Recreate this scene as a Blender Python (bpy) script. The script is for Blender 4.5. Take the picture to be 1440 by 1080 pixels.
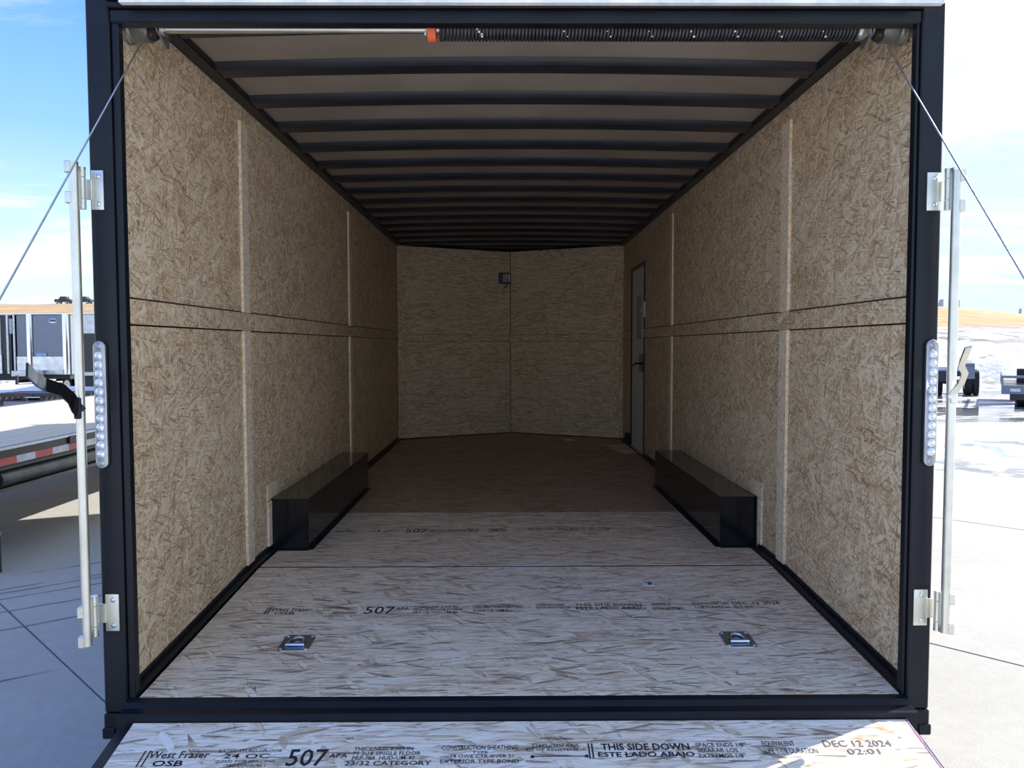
import bpy, bmesh, math, random
from mathutils import Vector, Matrix, Euler
random.seed(7)
S = bpy.context.scene
for o in list(bpy.data.objects): bpy.data.objects.remove(o)
COL = S.collection
PI = math.pi

# ------------------------------------------------------------------ camera
F, PITCH, YAW, ROLL = 1090., .0498, .0066, -.0018
CAM = Vector((-.033, -2.377, 1.62))
fw = Vector((math.sin(YAW)*math.cos(PITCH), math.cos(YAW)*math.cos(PITCH), -math.sin(PITCH)))
rt = Vector((math.cos(YAW), -math.sin(YAW), 0)); up = rt.cross(fw)
rt, up = rt*math.cos(ROLL)+up*math.sin(ROLL), up*math.cos(ROLL)-rt*math.sin(ROLL)
cd = bpy.data.cameras.new('camera'); cam = bpy.data.objects.new('camera', cd); COL.objects.link(cam)
cd.sensor_width = 36; cd.lens = F/1440*36; cd.clip_end = 2000; cd.clip_start = .02
M = Matrix((rt, up, -fw)).transposed().to_4x4(); M.translation = CAM; cam.matrix_world = M
S.camera = cam
def ray(x, y): return fw*F + rt*(x-720) - up*(y-540)
def at(x, y, X=None, Y=None, Z=None):
    r = ray(x, y)
    t = (X-CAM.x)/r.x if X is not None else (Y-CAM.y)/r.y if Y is not None else (Z-CAM.z)/r.z
    return CAM + r*t

# ------------------------------------------------------------------ world, sun, exposure
SUN = Vector((.805, .342, .485)).normalized()
SKY_STRENGTH = 1.0
SUN_ENERGY = 5.0
EXPOSURE = 1.17
S.view_settings.view_transform = 'Standard'; S.view_settings.look = 'None'
S.view_settings.gamma = 1; S.view_settings.exposure = EXPOSURE; S.view_settings.use_curve_mapping = False
try: S.cycles.diffuse_bounces = 10; S.cycles.max_bounces = 14
except Exception: pass

class N:
    """tiny node-tree helper"""
    def __init__(s, tree): s.t = tree; tree.nodes.clear()
    def n(s, typ, _in=None, **kw):
        nd = s.t.nodes.new(typ)
        for k, v in kw.items(): setattr(nd, k, v)
        for k, v in (_in or {}).items():
            sk = nd.inputs[k]
            if isinstance(v, bpy.types.NodeSocket): s.t.links.new(v, sk)
            else: sk.default_value = v
        return nd
    def math(s, op, a, b=None, c=None, clamp=False):
        d = {0: a}
        if b is not None: d[1] = b
        if c is not None: d[2] = c
        return s.n('ShaderNodeMath', d, operation=op, use_clamp=clamp).outputs[0]
    def vmath(s, op, a, b=None, out=0):
        d = {0: a}
        if b is not None: d[1] = b
        return s.n('ShaderNodeVectorMath', d, operation=op).outputs[out]
    def mix(s, f, a, b, blend='MIX'):
        nd = s.n('ShaderNodeMix', data_type='RGBA', blend_type=blend)
        for i, v in ((0, f), (6, a), (7, b)):
            if isinstance(v, bpy.types.NodeSocket): s.t.links.new(v, nd.inputs[i])
            else: nd.inputs[i].default_value = (*v, 1) if isinstance(v, tuple) and len(v) == 3 else v
        return nd.outputs[2]
    def mixf(s, f, a, b):
        nd = s.n('ShaderNodeMix', data_type='FLOAT')
        for i, v in ((0, f), (2, a), (3, b)):
            if isinstance(v, bpy.types.NodeSocket): s.t.links.new(v, nd.inputs[i])
            else: nd.inputs[i].default_value = v
        return nd.outputs[0]
    def ramp(s, f, stops, interp='LINEAR'):
        nd = s.n('ShaderNodeValToRGB', {0: f}); cr = nd.color_ramp; cr.interpolation = interp
        while len(cr.elements) < len(stops): cr.elements.new(.5)
        for e, (p, c) in zip(cr.elements, stops):
            e.position = p; e.color = (*c, 1) if not isinstance(c, (int, float)) else (c, c, c, 1)
        return nd.outputs[0]
    def smooth(s, v, a, b, lo=0., hi=1.):
        return s.n('ShaderNodeMapRange', {0: v, 1: a, 2: b, 3: lo, 4: hi}, interpolation_type='SMOOTHSTEP').outputs[0]
    def noise(s, vec, scale, detail=4., rough=.55, dist=0.):
        return s.n('ShaderNodeTexNoise', {'Vector': vec, 'Scale': scale, 'Detail': detail, 'Roughness': rough, 'Distortion': dist}).outputs[0]

W = bpy.data.worlds.new('world'); S.world = W; W.use_nodes = True
w = N(W.node_tree)
dirv = w.n('ShaderNodeTexCoord').outputs['Generated']
sep = w.n('ShaderNodeSeparateXYZ', {0: dirv})
z = w.math('MAXIMUM', sep.outputs[2], 0.0)
base = w.ramp(z, [(0, (.45, .54, .61)), (.10, (.38, .51, .65)), (.24, (.17, .33, .70)), (.42, (.065, .195, .62)), (1, (.06, .17, .54))])
dt = w.vmath('DOT_PRODUCT', dirv, tuple(SUN), out=1)
sky = w.mix(w.smooth(dt, .30, .82, 0., .88), base, (.38, .445, .49))
sky = w.mix(w.smooth(dt, .86, 1.0, 0., .9), sky, (.9, .9, .88))
# thin streaky clouds laid out on a flat layer overhead
zz = w.math('ADD', z, .12)
cv = w.n('ShaderNodeCombineXYZ', {0: w.math('DIVIDE', sep.outputs[0], zz), 1: w.math('DIVIDE', sep.outputs[1], zz), 2: 8.4}).outputs[0]
cn = w.noise(w.vmath('MULTIPLY', cv, (.55, 1.0, 1.0)), 1.15, 7., .6, .4)
cm = w.smooth(cn, .45, .64)
cm = w.math('MULTIPLY', cm, .92)
sky = w.mix(cm, sky, (.53, .57, .60))
bg = w.n('ShaderNodeBackground', {0: sky, 1: SKY_STRENGTH})
w.t.links.new(bg.outputs[0], w.n('ShaderNodeOutputWorld').inputs[0])

sd = bpy.data.lights.new('sun', 'SUN'); sd.energy = SUN_ENERGY; sd.angle = .0093; sd.color = (1, .95, .86)
so = bpy.data.objects.new('sun', sd); COL.objects.link(so)
so.rotation_euler = SUN.to_track_quat('Z', 'Y').to_euler(); so.location = (20, 10, 15)

# ------------------------------------------------------------------ materials
MATS = {}
def newmat(name):
    m = bpy.data.materials.new(name); m.use_nodes = True; MATS[name] = m
    return m, N(m.node_tree)
def finish(n, col, rough, metal=0., bump=None, bstr=.2, bdist=.002, **kw):
    d = {'Base Color': col, 'Roughness': rough, 'Metallic': metal}
    d.update(kw)
    if isinstance(col, tuple): d['Base Color'] = (*col, 1)
    b = n.n('ShaderNodeBsdfPrincipled', d)
    if bump is not None:
        bn = n.n('ShaderNodeBump', {'Strength': bstr, 'Distance': bdist, 'Height': bump})
        n.t.links.new(bn.outputs[0], b.inputs['Normal'])
    n.t.links.new(b.outputs[0], n.n('ShaderNodeOutputMaterial').inputs[0])
def simple(name, col, rough=.5, metal=0., var=.15, scale=12., bstr=.05, bscale=90., **kw):
    m, n = newmat(name)
    co = n.n('ShaderNodeTexCoord').outputs['Object']
    a = n.noise(co, scale, 5.)
    c = n.mix(n.smooth(a, .3, .7), tuple(x*(1-var) for x in col), tuple(min(1, x*(1+var)) for x in col))
    r = n.mixf(a, max(0.02, rough-.08), min(1, rough+.08))
    finish(n, c, r, metal, n.noise(co, bscale, 3.), bstr, .001, **kw)
    return m
simple('black_paint', (.007, .009, .014), .36, 0, .2, 6, .04, 140, **{'Specular IOR Level': .3})
simple('black_bow', (.020, .024, .034), .38, 0, .25, 5, .05, 60)
simple('black_gloss', (.006, .007, .010), .14, 0, .2, 4, .03, 18)
simple('black_rubber', (.012, .012, .013), .7)
simple('black_ink', (.018, .016, .018), .8, 0, .35, 200)
simple('faded_ink', (.16, .13, .10), .8, 0, .3, 200)
simple('zinc', (.72, .72, .64), .33, .85, .08, 15, .05, 60)
simple('dark_zinc', (.30, .33, .37), .24, .9)
simple('zinc_bolt', (.62, .68, .75), .25, .95)
simple('galvanised', (.55, .55, .54), .35, .9, .1, 30)
simple('steel_pipe', (.66, .64, .58), .25, .95, .08, 8)
simple('spring_steel', (.055, .057, .065), .33, .6, .3, 40)
simple('orange_paint', (.95, .17, .06), .5)
simple('white_paint', (.85, .85, .83), .5)
simple('red_plastic', (.13, .018, .015), .5)
simple('white_metal', (.78, .78, .76), .4)
simple('grey_label', (.42, .43, .43), .6, 0, .3, 60)
simple('paper_white', (.8, .8, .78), .7)
simple('bare_edge', (.82, .66, .45), .75, 0, .2, 60)
simple('purple_edge', (.30, .20, .36), .7, 0, .2, 30)
simple('pink_mark', (.85, .20, .38), .7)
simple('roof_skin', (.33, .275, .23), .55, .0, .12, 2.5, .05, 8)
simple('tyre', (.018, .018, .02), .8)
simple('trailer_black', (.02, .022, .026), .22)
simple('trailer_grey', (.20, .22, .26), .3, .2, .05)
simple('trailer_white', (.8, .78, .74), .35)
simple('chrome', (.8, .8, .8), .12, 1., .05, 3, .15, 3)
simple('diamond_plate', (.68, .69, .72), .25, .9, .2, 6, .3, 25)
simple('flatbed_black', (.022, .024, .028), .4)
simple('flatbed_beam', (.10, .10, .085), .4, .2, .3, 6)
simple('tape_red', (.75, .09, .07), .35, 0, .15, 40)
simple('tape_white', (.82, .82, .84), .35)
simple('emblem_blue', (.30, .42, .62), .4)
simple('glass_dark', (.03, .035, .04), .08)
simple('car_red', (.10, .025, .025), .3)
simple('car_teal', (.02, .05, .06), .3)
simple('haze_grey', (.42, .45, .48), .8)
simple('green_scrap', (.25, .42, .30), .7)
simple('led_base', (.42, .44, .48), .2, .6)
simple('led_chip', (.92, .93, .95), .15, .6)
simple('lens', (.80, .83, .90), .07, .5, .03, 5, .02, 30)
simple('snow', (.64, .66, .70), .6, 0, .06, 3, .4, 6)
simple('door_white', (.74, .74, .73), .45, 0, .04)

def osb(name, cols, layers, grain=.25, darkamt=.5, rough=.6, spec=.3, chips=(), blotch=None):
    """oriented strand board: overlapping elongated flakes at several angles, each its own tone"""
    m, n = newmat(name)
    co = n.n('ShaderNodeTexCoord').outputs['Object']
    rnd = n.n('ShaderNodeObjectInfo').outputs['Random']
    off = n.n('ShaderNodeCombineXYZ', {0: n.math('MULTIPLY', rnd, 37.), 1: n.math('MULTIPLY', rnd, 91.), 2: 0.}).outputs[0]
    sp = n.n('ShaderNodeSeparateXYZ', {0: co})
    co = n.vmath('ADD', n.n('ShaderNodeCombineXYZ', {0: sp.outputs[0], 1: sp.outputs[1], 2: 0.}).outputs[0], off)
    wob = n.n('ShaderNodeTexNoise', {'Vector': co, 'Scale': 7., 'Detail': 3.}).outputs[1]
    wob = n.vmath('MULTIPLY', n.vmath('SUBTRACT', wob, (.5, .5, .5)), (.016, .016, 0))
    co2 = n.vmath('ADD', co, wob)
    val = gr = edge = None
    for i, (ang, lx, ly, cover) in enumerate(layers):
        r = n.n('ShaderNodeVectorRotate', {'Vector': co2, 'Angle': ang, 'Center': (i*3.1, i*1.7, 0)}, rotation_type='Z_AXIS').outputs[0]
        v = n.vmath('MULTIPLY', r, (1/lx, 1/ly, 1))
        vo = n.n('ShaderNodeTexVoronoi', {'Vector': v, 'Scale': 1.}, voronoi_dimensions='2D')
        sc = n.n('ShaderNodeSeparateColor', {0: vo.outputs['Color']})
        g = n.n('ShaderNodeTexNoise', {'Vector': n.vmath('MULTIPLY', r, (9/lx*.12, 2.2/ly, 1)), 'Scale': 1.6, 'Detail': 4., 'Roughness': .65}).outputs[0]
        e = n.smooth(vo.outputs['Distance'], .52, .80)
        if val is None: val, gr, edge = sc.outputs[0], g, e
        else:
            k = n.math('LESS_THAN', sc.outputs[1], cover)
            val = n.mixf(k, val, sc.outputs[0]); gr = n.mixf(k, gr, g); edge = n.mixf(k, n.math('MULTIPLY', edge, .8), e)
    big = n.noise(co, 2.2, 3.)
    t = n.math('ADD', n.math('MULTIPLY', val, .62), n.math('MULTIPLY', n.math('SUBTRACT', gr, .5), grain*2.2))
    t = n.math('ADD', t, n.math('MULTIPLY', n.math('SUBTRACT', big, .5), .35))
    t = n.math('ADD', t, .19)
    c = n.ramp(t, cols)
    c = n.mix(n.math('MULTIPLY', edge, darkamt), c, tuple(x*.28 for x in cols[1][1]))
    if blotch:
        bl = n.noise(n.vmath('MULTIPLY', co2, (1.6, 4.5, 1)), 2.2, 5., .65)
        c = n.mix(n.smooth(bl, .50, .72, 0, .55), c, blotch, 'MULTIPLY')
    for i, (ang, lx, ly, cover, cc, amt) in enumerate(chips):
        r = n.n('ShaderNodeVectorRotate', {'Vector': co2, 'Angle': ang, 'Center': (i*5.3+9, i*2.9, 0)}, rotation_type='Z_AXIS').outputs[0]
        vo = n.n('ShaderNodeTexVoronoi', {'Vector': n.vmath('MULTIPLY', r, (1/lx, 1/ly, 1)), 'Scale': 1.}, voronoi_dimensions='2D')
        k = n.math('LESS_THAN', n.n('ShaderNodeSeparateColor', {0: vo.outputs['Color']}).outputs[2], cover)
        k = n.math('MULTIPLY', n.math('MULTIPLY', k, n.smooth(vo.outputs['Distance'], .50, .42)), amt)
        c = n.mix(k, c, cc)
    # small dark slivers / knots
    kn = n.noise(n.vmath('MULTIPLY', n.n('ShaderNodeVectorRotate', {'Vector': co2, 'Angle': layers[1][0]}, rotation_type='Z_AXIS').outputs[0], (18, 95, 1)), 1., 2.)
    c = n.mix(n.smooth(kn, .66, .73, 0, .8), c, tuple(x*.35 for x in cols[0][1]))
    h = n.math('ADD', n.math('MULTIPLY', val, .5), n.math('SUBTRACT', n.math('MULTIPLY', gr, .6), edge))
    finish(n, c, rough, 0., h, .35, .0015, **{'Specular IOR Level': spec})
    return m
def sc_(c, k): return tuple(min(1, x*k) for x in c)
wl = [(.0, (.26, .16, .08)), (.22, (.50, .355, .21)), (.48, (.74, .57, .37)), (.75, (.85, .70, .49)), (1., (.92, .81, .62))]
iso = [(.25, .14, .030, 1), (1.1, .13, .024, .6), (2.2, .12, .020, .5), (2.85, .13, .014, .5), (.6, .09, .010, .4), (1.75, .08, .008, .3), (2.5, .06, .005, .22), (.1, .06, .005, .2)]
dk = (.20, .11, .055)
wch = [(.4, .10, .010, .025, dk, .5), (2.0, .09, .008, .03, dk, .5), (1.2, .12, .022, .06, (.88, .76, .55), .5), (2.7, .13, .020, .06, (.90, .78, .56), .5)]
osb('osb_wall', wl, iso, .6, .8, chips=wch, blotch=(.78, .66, .52))
wt = [(.0, (.55, .42, .28)), (.25, (.76, .61, .43)), (.5, (.87, .74, .55)), (.78, (.92, .81, .63)), (1., (.95, .87, .72))]
osb('osb_batten', wt, iso, .5, .6)
ali = [(.06, .20, .016, 1), (-.12, .18, .014, .55), (.2, .15, .012, .45), (-.28, .16, .010, .4), (.0, .12, .007, .4), (.9, .08, .016, .10), (-.05, .09, .005, .25)]
wb = [(.0, (.28, .17, .09)), (.22, (.52, .38, .24)), (.48, (.75, .59, .40)), (.75, (.85, .71, .51)), (1., (.92, .80, .62))]
osb('osb_nose', wb, ali, .6, .75)
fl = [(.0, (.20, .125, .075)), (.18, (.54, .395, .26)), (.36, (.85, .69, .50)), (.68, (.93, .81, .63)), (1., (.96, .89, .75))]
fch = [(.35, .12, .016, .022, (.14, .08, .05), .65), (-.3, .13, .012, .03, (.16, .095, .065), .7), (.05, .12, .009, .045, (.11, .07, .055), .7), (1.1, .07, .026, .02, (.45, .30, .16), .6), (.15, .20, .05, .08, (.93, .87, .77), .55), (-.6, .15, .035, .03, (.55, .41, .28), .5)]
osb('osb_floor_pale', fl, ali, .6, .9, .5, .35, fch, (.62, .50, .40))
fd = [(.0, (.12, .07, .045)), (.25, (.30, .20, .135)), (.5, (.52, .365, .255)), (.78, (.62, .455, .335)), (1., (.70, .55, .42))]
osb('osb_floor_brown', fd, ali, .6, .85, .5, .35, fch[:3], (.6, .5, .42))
rp = [(.0, (.26, .17, .10)), (.18, (.55, .43, .30)), (.38, (.80, .71, .58)), (.68, (.88, .83, .73)), (1., (.94, .92, .88))]
osb('osb_ramp', rp, [(a_, lx*1.1, ly*1.6, c_) for a_, lx, ly, c_ in ali], .5, .8, .5, .35, fch, (.75, .64, .52))

def ground_mat():
    m, n = newmat('concrete')
    pos = n.n('ShaderNodeNewGeometry').outputs['Position']
    sp = n.n('ShaderNodeSeparateXYZ', {0: pos}); X, Y = sp.outputs[0], sp.outputs[1]
    DI = n.math('SUBTRACT', n.vmath('LENGTH', n.vmath('SUBTRACT', pos, (0., 2., 0.)), out=1), 2.)
    a = n.noise(pos, .7, 6., .6); b = n.noise(pos, 14., 5., .7); f = n.noise(pos, 160., 2.)
    c = n.mix(n.smooth(a, .3, .7), (.33, .32, .295), (.40, .39, .365))
    c = n.mix(n.smooth(b, .35, .75, 0, .45), c, (.27, .26, .235))
    c = n.mix(n.smooth(f, .3, .7, 0, .25), c, (.46, .45, .43))
    # broom-finish streaks across each slab
    st = n.noise(n.vmath('MULTIPLY', n.n('ShaderNodeVectorRotate', {'Vector': pos, 'Angle': -.66}, rotation_type='Z_AXIS').outputs[0], (.7, 9, 1)), 1.5, 4.)
    c = n.mix(n.smooth(st, .5, .8, 0, .25), c, (.36, .35, .33))
    # dark tyre / scrape lines on the left
    vv = n.math('ADD', n.math('SUBTRACT', n.math('MULTIPLY', Y, .81), n.math('MULTIPLY', X, .588)), n.math('MULTIPLY', n.math('SUBTRACT', n.noise(pos, 2.5, 3.), .5), .05))
    ln = None
    for c0 in (4.55, 4.22, 4.13, 3.98, 3.69, 3.33, 2.52):
        q = n.smooth(n.math('ABSOLUTE', n.math('SUBTRACT', vv, c0)), .006, .018, 1., 0.)
        ln = q if ln is None else n.math('MAXIMUM', ln, q)
    ln = n.math('MULTIPLY', ln, n.smooth(X, -2.2, -2.5))
    ln = n.math('MULTIPLY', ln, n.smooth(n.noise(pos, 1.7, 3.), .35, .5))
    c = n.mix(n.math('MULTIPLY', ln, .8), c, (.07, .07, .075))
    # wet and snowy away from the trailer
    far = n.smooth(DI, 9.5, 15.)
    wn = n.noise(n.vmath('MULTIPLY', pos, (.5, 1.6, 1)), .45, 5., .6)
    wet = n.math('MULTIPLY', n.smooth(wn, .42, .50), far)
    near = n.math('MULTIPLY', n.smooth(n.noise(pos, .55, 4.), .60, .64), n.smooth(Y, 3., 5.))
    wet = n.math('MULTIPLY', n.math('MAXIMUM', wet, near), n.smooth(Y, -6., -2.))
    c = n.mix(n.math('MULTIPLY', wet, .75), c, (.13, .13, .14))
    sn = n.noise(n.vmath('MULTIPLY', pos, (.6, 1.7, 1)), .8, 7., .7)
    snow = n.math('MULTIPLY', n.smooth(sn, .53, .60), n.smooth(DI, 8., 12.))
    snow = n.math('MAXIMUM', snow, n.math('MULTIPLY', n.smooth(sn, .30, .40), n.smooth(Y, -5.5, -9.)))   # unseen, paler snow added behind the viewer to bounce light into the trailer
    c = n.mix(snow, c, n.mix(n.smooth(Y, -3., -6.), (.56, .58, .62), (.72, .74, .77)))
    r = n.mixf(wet, .85, .07); r = n.mixf(snow, r, .7)
    bstr = n.math('MULTIPLY', n.math('SUBTRACT', 1., wet), .5)
    b_ = n.n('ShaderNodeBsdfPrincipled', {'Base Color': c, 'Roughness': r})
    bn = n.n('ShaderNodeBump', {'Strength': bstr, 'Distance': .004, 'Height': n.math('ADD', f, n.math('MULTIPLY', snow, 6.))})
    n.t.links.new(bn.outputs[0], b_.inputs['Normal'])
    n.t.links.new(b_.outputs[0], n.n('ShaderNodeOutputMaterial').inputs[0])
ground_mat()
def hill_mat():
    m, n = newmat('hillside')
    pos = n.n('ShaderNodeNewGeometry').outputs['Position']
    sp = n.n('ShaderNodeSeparateXYZ', {0: pos}); Y, Zc = sp.outputs[1], sp.outputs[2]
    g = n.noise(n.vmath('MULTIPLY', pos, (1, .35, 1)), .35, 6., .7)
    grass = n.mix(n.smooth(g, .3, .7), (.30, .19, .085), (.46, .31, .14))
    sg = n.noise(n.vmath('MULTIPLY', pos, (1, .4, 1)), .22, 6., .75)
    grass = n.mix(n.smooth(sg, .60, .66), grass, (.6, .59, .58))
    grass = n.mix(n.smooth(Y, 165, 190, 0, .8), grass, (.30, .27, .24))
    dp = n.noise(n.vmath('MULTIPLY', pos, (1, .45, 1)), .5, 7., .75)
    sn = n.mix(n.smooth(dp, .47, .56), (.52, .53, .56), (.15, .135, .125))
    bank = n.mix(n.smooth(n.noise(pos, .8, 7., .75), .54, .64), (.56, .57, .60), (.25, .21, .185))
    c = n.mix(n.smooth(Y, 34, 37), bank, sn)
    c = n.mix(n.smooth(n.math('ABSOLUTE', n.math('SUBTRACT', Y, 37.5)), .8, 2.0, .8, 0.), c, (.25, .22, .20))
    c = n.mix(n.smooth(n.math('ABSOLUTE', n.math('SUBTRACT', Y, 76)), 3, 6, .8, 0.), c, (.24, .22, .23))
    c = n.mix(n.smooth(Y, 76, 82), c, grass)
    finish(n, c, .85, 0., n.noise(pos, 2.5, 6., .7), 1.0, .12)
hill_mat()
def plank_mat():
    m, n = newmat('deck_plank')
    co = n.n('ShaderNodeTexCoord').outputs['Object']; rnd = n.n('ShaderNodeObjectInfo').outputs['Random']
    g = n.noise(n.vmath('ADD', n.vmath('MULTIPLY', co, (40, 1.2, 1)), n.n('ShaderNodeCombineXYZ', {0: n.math('MULTIPLY', rnd, 50.)}).outputs[0]), 1., 5.)
    c = n.mix(g, (.40, .335, .25), (.60, .53, .41)); c = n.mix(n.math('MULTIPLY', rnd, .35), c, (.5, .45, .38))
    finish(n, c, .75, 0., g, .2)
plank_mat()

# ------------------------------------------------------------------ builders
def link(o, parent=None):
    COL.objects.link(o)
    if parent is not None:
        o.parent = parent; o.matrix_parent_inverse = Matrix.Translation(-PL.get(parent.name, Vector()))
    return o
PL = {}
def tag(o, label=None, cat=None, group=None, kind=None):
    for k, v in (('label', label), ('category', cat), ('group', group), ('kind', kind)):
        if v: o[k] = v
    return o
def thing(name, label, cat, loc=(0, 0, 0), group=None):
    o = bpy.data.objects.new(name, None); o.empty_display_size = .1; o.location = loc
    COL.objects.link(o); PL[o.name] = Vector(loc)
    return tag(o, label, cat, group)
class B:
    def __init__(s): s.bm = bmesh.new()
    def box(s, x0, x1, y0, y1, z0, z1, bev=0., rot=None, seg=1):
        r = bmesh.ops.create_cube(s.bm, size=1)
        vs = r['verts']; c = Vector(((x0+x1)/2, (y0+y1)/2, (z0+z1)/2))
        d = Vector((abs(x1-x0), abs(y1-y0), abs(z1-z0)))
        for v in vs:
            p = Vector(v.co[i]*d[i] for i in range(3))
            v.co = c + (rot @ p if rot is not None else p)
        if bev:
            es = list({e for v in vs for e in v.link_edges})
            bmesh.ops.bevel(s.bm, geom=es, offset=bev, segments=seg, affect='EDGES', profile=.7)
        return s
    def loft(s, rings, cap=True, closed=True):
        rs = [[s.bm.verts.new(p) for p in r] for r in rings]; k = len(rs[0])
        for a, b in zip(rs, rs[1:]):
            for i in range(k if closed else k-1):
                j = (i+1) % k; s.bm.faces.new((a[i], a[j], b[j], b[i]))
        if cap: s.bm.faces.new(list(reversed(rs[0]))); s.bm.faces.new(rs[-1])
        return s
    def tube(s, path, r, n=10, cap=True):
        path = [Vector(p) for p in path]; rings = []; pu = None
        for i, p in enumerate(path):
            t = (path[min(i+1, len(path)-1)]-path[max(i-1, 0)]).normalized()
            if pu is None: pu = t.orthogonal().normalized()
            pu = (pu - t*pu.dot(t)).normalized(); q = t.cross(pu)
            rr = r[i] if isinstance(r, (list, tuple)) else r
            rings.append([p+(pu*math.cos(a)+q*math.sin(a))*rr for a in (2*PI*k/n for k in range(n))])
        return s.loft(rings, cap)
    def strip(s, path, w, t, side):
        """flat bar along a path: width w along 'side', thickness t"""
        path = [Vector(p) for p in path]; rings = []; side = Vector(side).normalized()
        for i, p in enumerate(path):
            d = (path[min(i+1, len(path)-1)]-path[max(i-1, 0)]).normalized()
            sd_ = (side-d*side.dot(d)).normalized(); q = d.cross(sd_)
            rings.append([p+sd_*w/2+q*t/2, p-sd_*w/2+q*t/2, p-sd_*w/2-q*t/2, p+sd_*w/2-q*t/2])
        return s.loft(rings)
    def poly(s, pts, ext):
        ext = Vector(ext); return s.loft([[Vector(p) for p in pts], [Vector(p)+ext for p in pts]])
    def dome(s, c, r, axis, squash=1., n=12, m=4):
        axis = Vector(axis).normalized(); u = axis.orthogonal().normalized(); v = axis.cross(u); c = Vector(c); rings = []
        for j in range(m):
            a = PI/2*j/m
            rings.append([c+(u*math.cos(2*PI*k/n)+v*math.sin(2*PI*k/n))*r*math.cos(a)+axis*r*squash*math.sin(a) for k in range(n)])
        s.loft(rings, False); top = s.bm.verts.new(c+axis*r*squash)
        s.bm.verts.ensure_lookup_table(); last = s.bm.verts[-1-n:-1]
        for k in range(n): s.bm.faces.new((last[k], last[(k+1) % n], top))
        return s
    def mesh(s, name, smooth=True):
        bmesh.ops.recalc_face_normals(s.bm, faces=s.bm.faces)
        me = bpy.data.meshes.new(name); s.bm.to_mesh(me); s.bm.free()
        if smooth:
            for p in me.polygons: p.use_smooth = True
            try: me.set_sharp_from_angle(angle=.6)
            except Exception: pass
        return me
    def obj(s, name, mat, parent=None, smooth=True, M_=None):
        me = s.mesh(name, smooth); me.materials.append(MATS[mat])
        o = bpy.data.objects.new(name, me); link(o, parent)
        if M_ is not None: o.matrix_basis = M_
        return o
def panel(name, mat, org, ux, uy, pts, t, parent):
    """sheet lying in the local xy plane (so its strand pattern follows the sheet); pts in metres along ux, uy; thickness t behind it"""
    ux = Vector(ux).normalized(); uy = Vector(uy).normalized(); nz = ux.cross(uy)
    cx = sum(p[0] for p in pts)/len(pts); cy = sum(p[1] for p in pts)/len(pts)
    b = B(); b.poly([(x-cx, y-cy, 0) for x, y in pts], (0, 0, -t))
    es = list(b.bm.edges); bmesh.ops.bevel(b.bm, geom=es, offset=min(.0015, t*.3), segments=1, affect='EDGES')
    Mx = Matrix((ux, uy, nz)).transposed().to_4x4(); Mx.translation = Vector(org)+ux*cx+uy*cy
    return b.obj(name, mat, parent, False, Mx)
def rect(x0, x1, y0, y1): return [(x0, y0), (x1, y0), (x1, y1), (x0, y1)]
def text(s, p, ux, uy, wid, hei, mat, parent, name='stamp_lettering', lift=.0012, bold=0., lead=1.):
    """stamped lettering lying on a surface, stretched to wid x hei metres"""
    ux = Vector(ux).normalized(); uy = Vector(uy).normalized(); nz = ux.cross(uy)
    cu = bpy.data.curves.new(name, 'FONT'); cu.body = s; cu.size = 1; cu.resolution_u = 2; cu.offset = bold; cu.space_line = lead
    tmp = bpy.data.objects.new(name, cu); COL.objects.link(tmp)
    me = bpy.data.meshes.new_from_object(tmp); bpy.data.objects.remove(tmp); bpy.data.curves.remove(cu)
    xs = [v.co.x for v in me.vertices]; ys = [v.co.y for v in me.vertices]
    for v in me.vertices:
        v.co = ((v.co.x-min(xs))/(max(xs)-min(xs))*wid, (v.co.y-min(ys))/(max(ys)-min(ys))*hei, 0)
    me.materials.clear(); me.materials.append(MATS[mat])
    o = bpy.data.objects.new(name, me)
    link(o, parent)
    Mx = Matrix((ux, uy, nz)).transposed().to_4x4(); Mx.translation = Vector(p)+nz*lift
    if parent is not None:   # parent panels carry their own transform
        o.matrix_parent_inverse = parent.matrix_basis.inverted()
    o.matrix_basis = Mx
    return o
def struct(o, label=None): return tag(o, label, None, None, 'structure')

# ------------------------------------------------------------------ dimensions (metres; trailer axis = +y, rear opening at y = 0)
ZF, ZT, ZC = .588, .518, 2.70      # floor, rear threshold, wall top
XL, XR = -1.228, 1.244
YT, YC, YA = 1.205, 6.10, 6.72     # end of sloping tail, wall corner, nose apex
def zfl(y): return ZF if y > YT else ZT+(ZF-ZT)*y/YT

# ------------------------------------------------------------------ ground
g = B().box(-160, 160, -90, 27.5, -.4, -.02).obj('ground', 'concrete', None, False); struct(g, 'pale concrete yard with wet and snowy patches around the trailer')
SL = 4.775/math.sqrt(2)
sm = B().box(-SL/2+.004, SL/2-.004, -SL/2+.004, SL/2-.004, -.10, 0, .006).mesh('concrete_slab', False); sm.materials.append(MATS['concrete'])
for i in range(-9, 10):
    for j in range(-9, 10):
        a = -.77+4.775*(i+.5); b = 1.18+4.775*(j+.5)     # a = x+y, b = y-x
        x, y = (a-b)/2, (a+b)/2
        if -6.5 < y < 25 and abs(x) < 20:
            o = bpy.data.objects.new('concrete_slab', sm); o.location = (x, y, 0); o.rotation_euler = (0, 0, PI/4); link(o, g)
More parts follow.
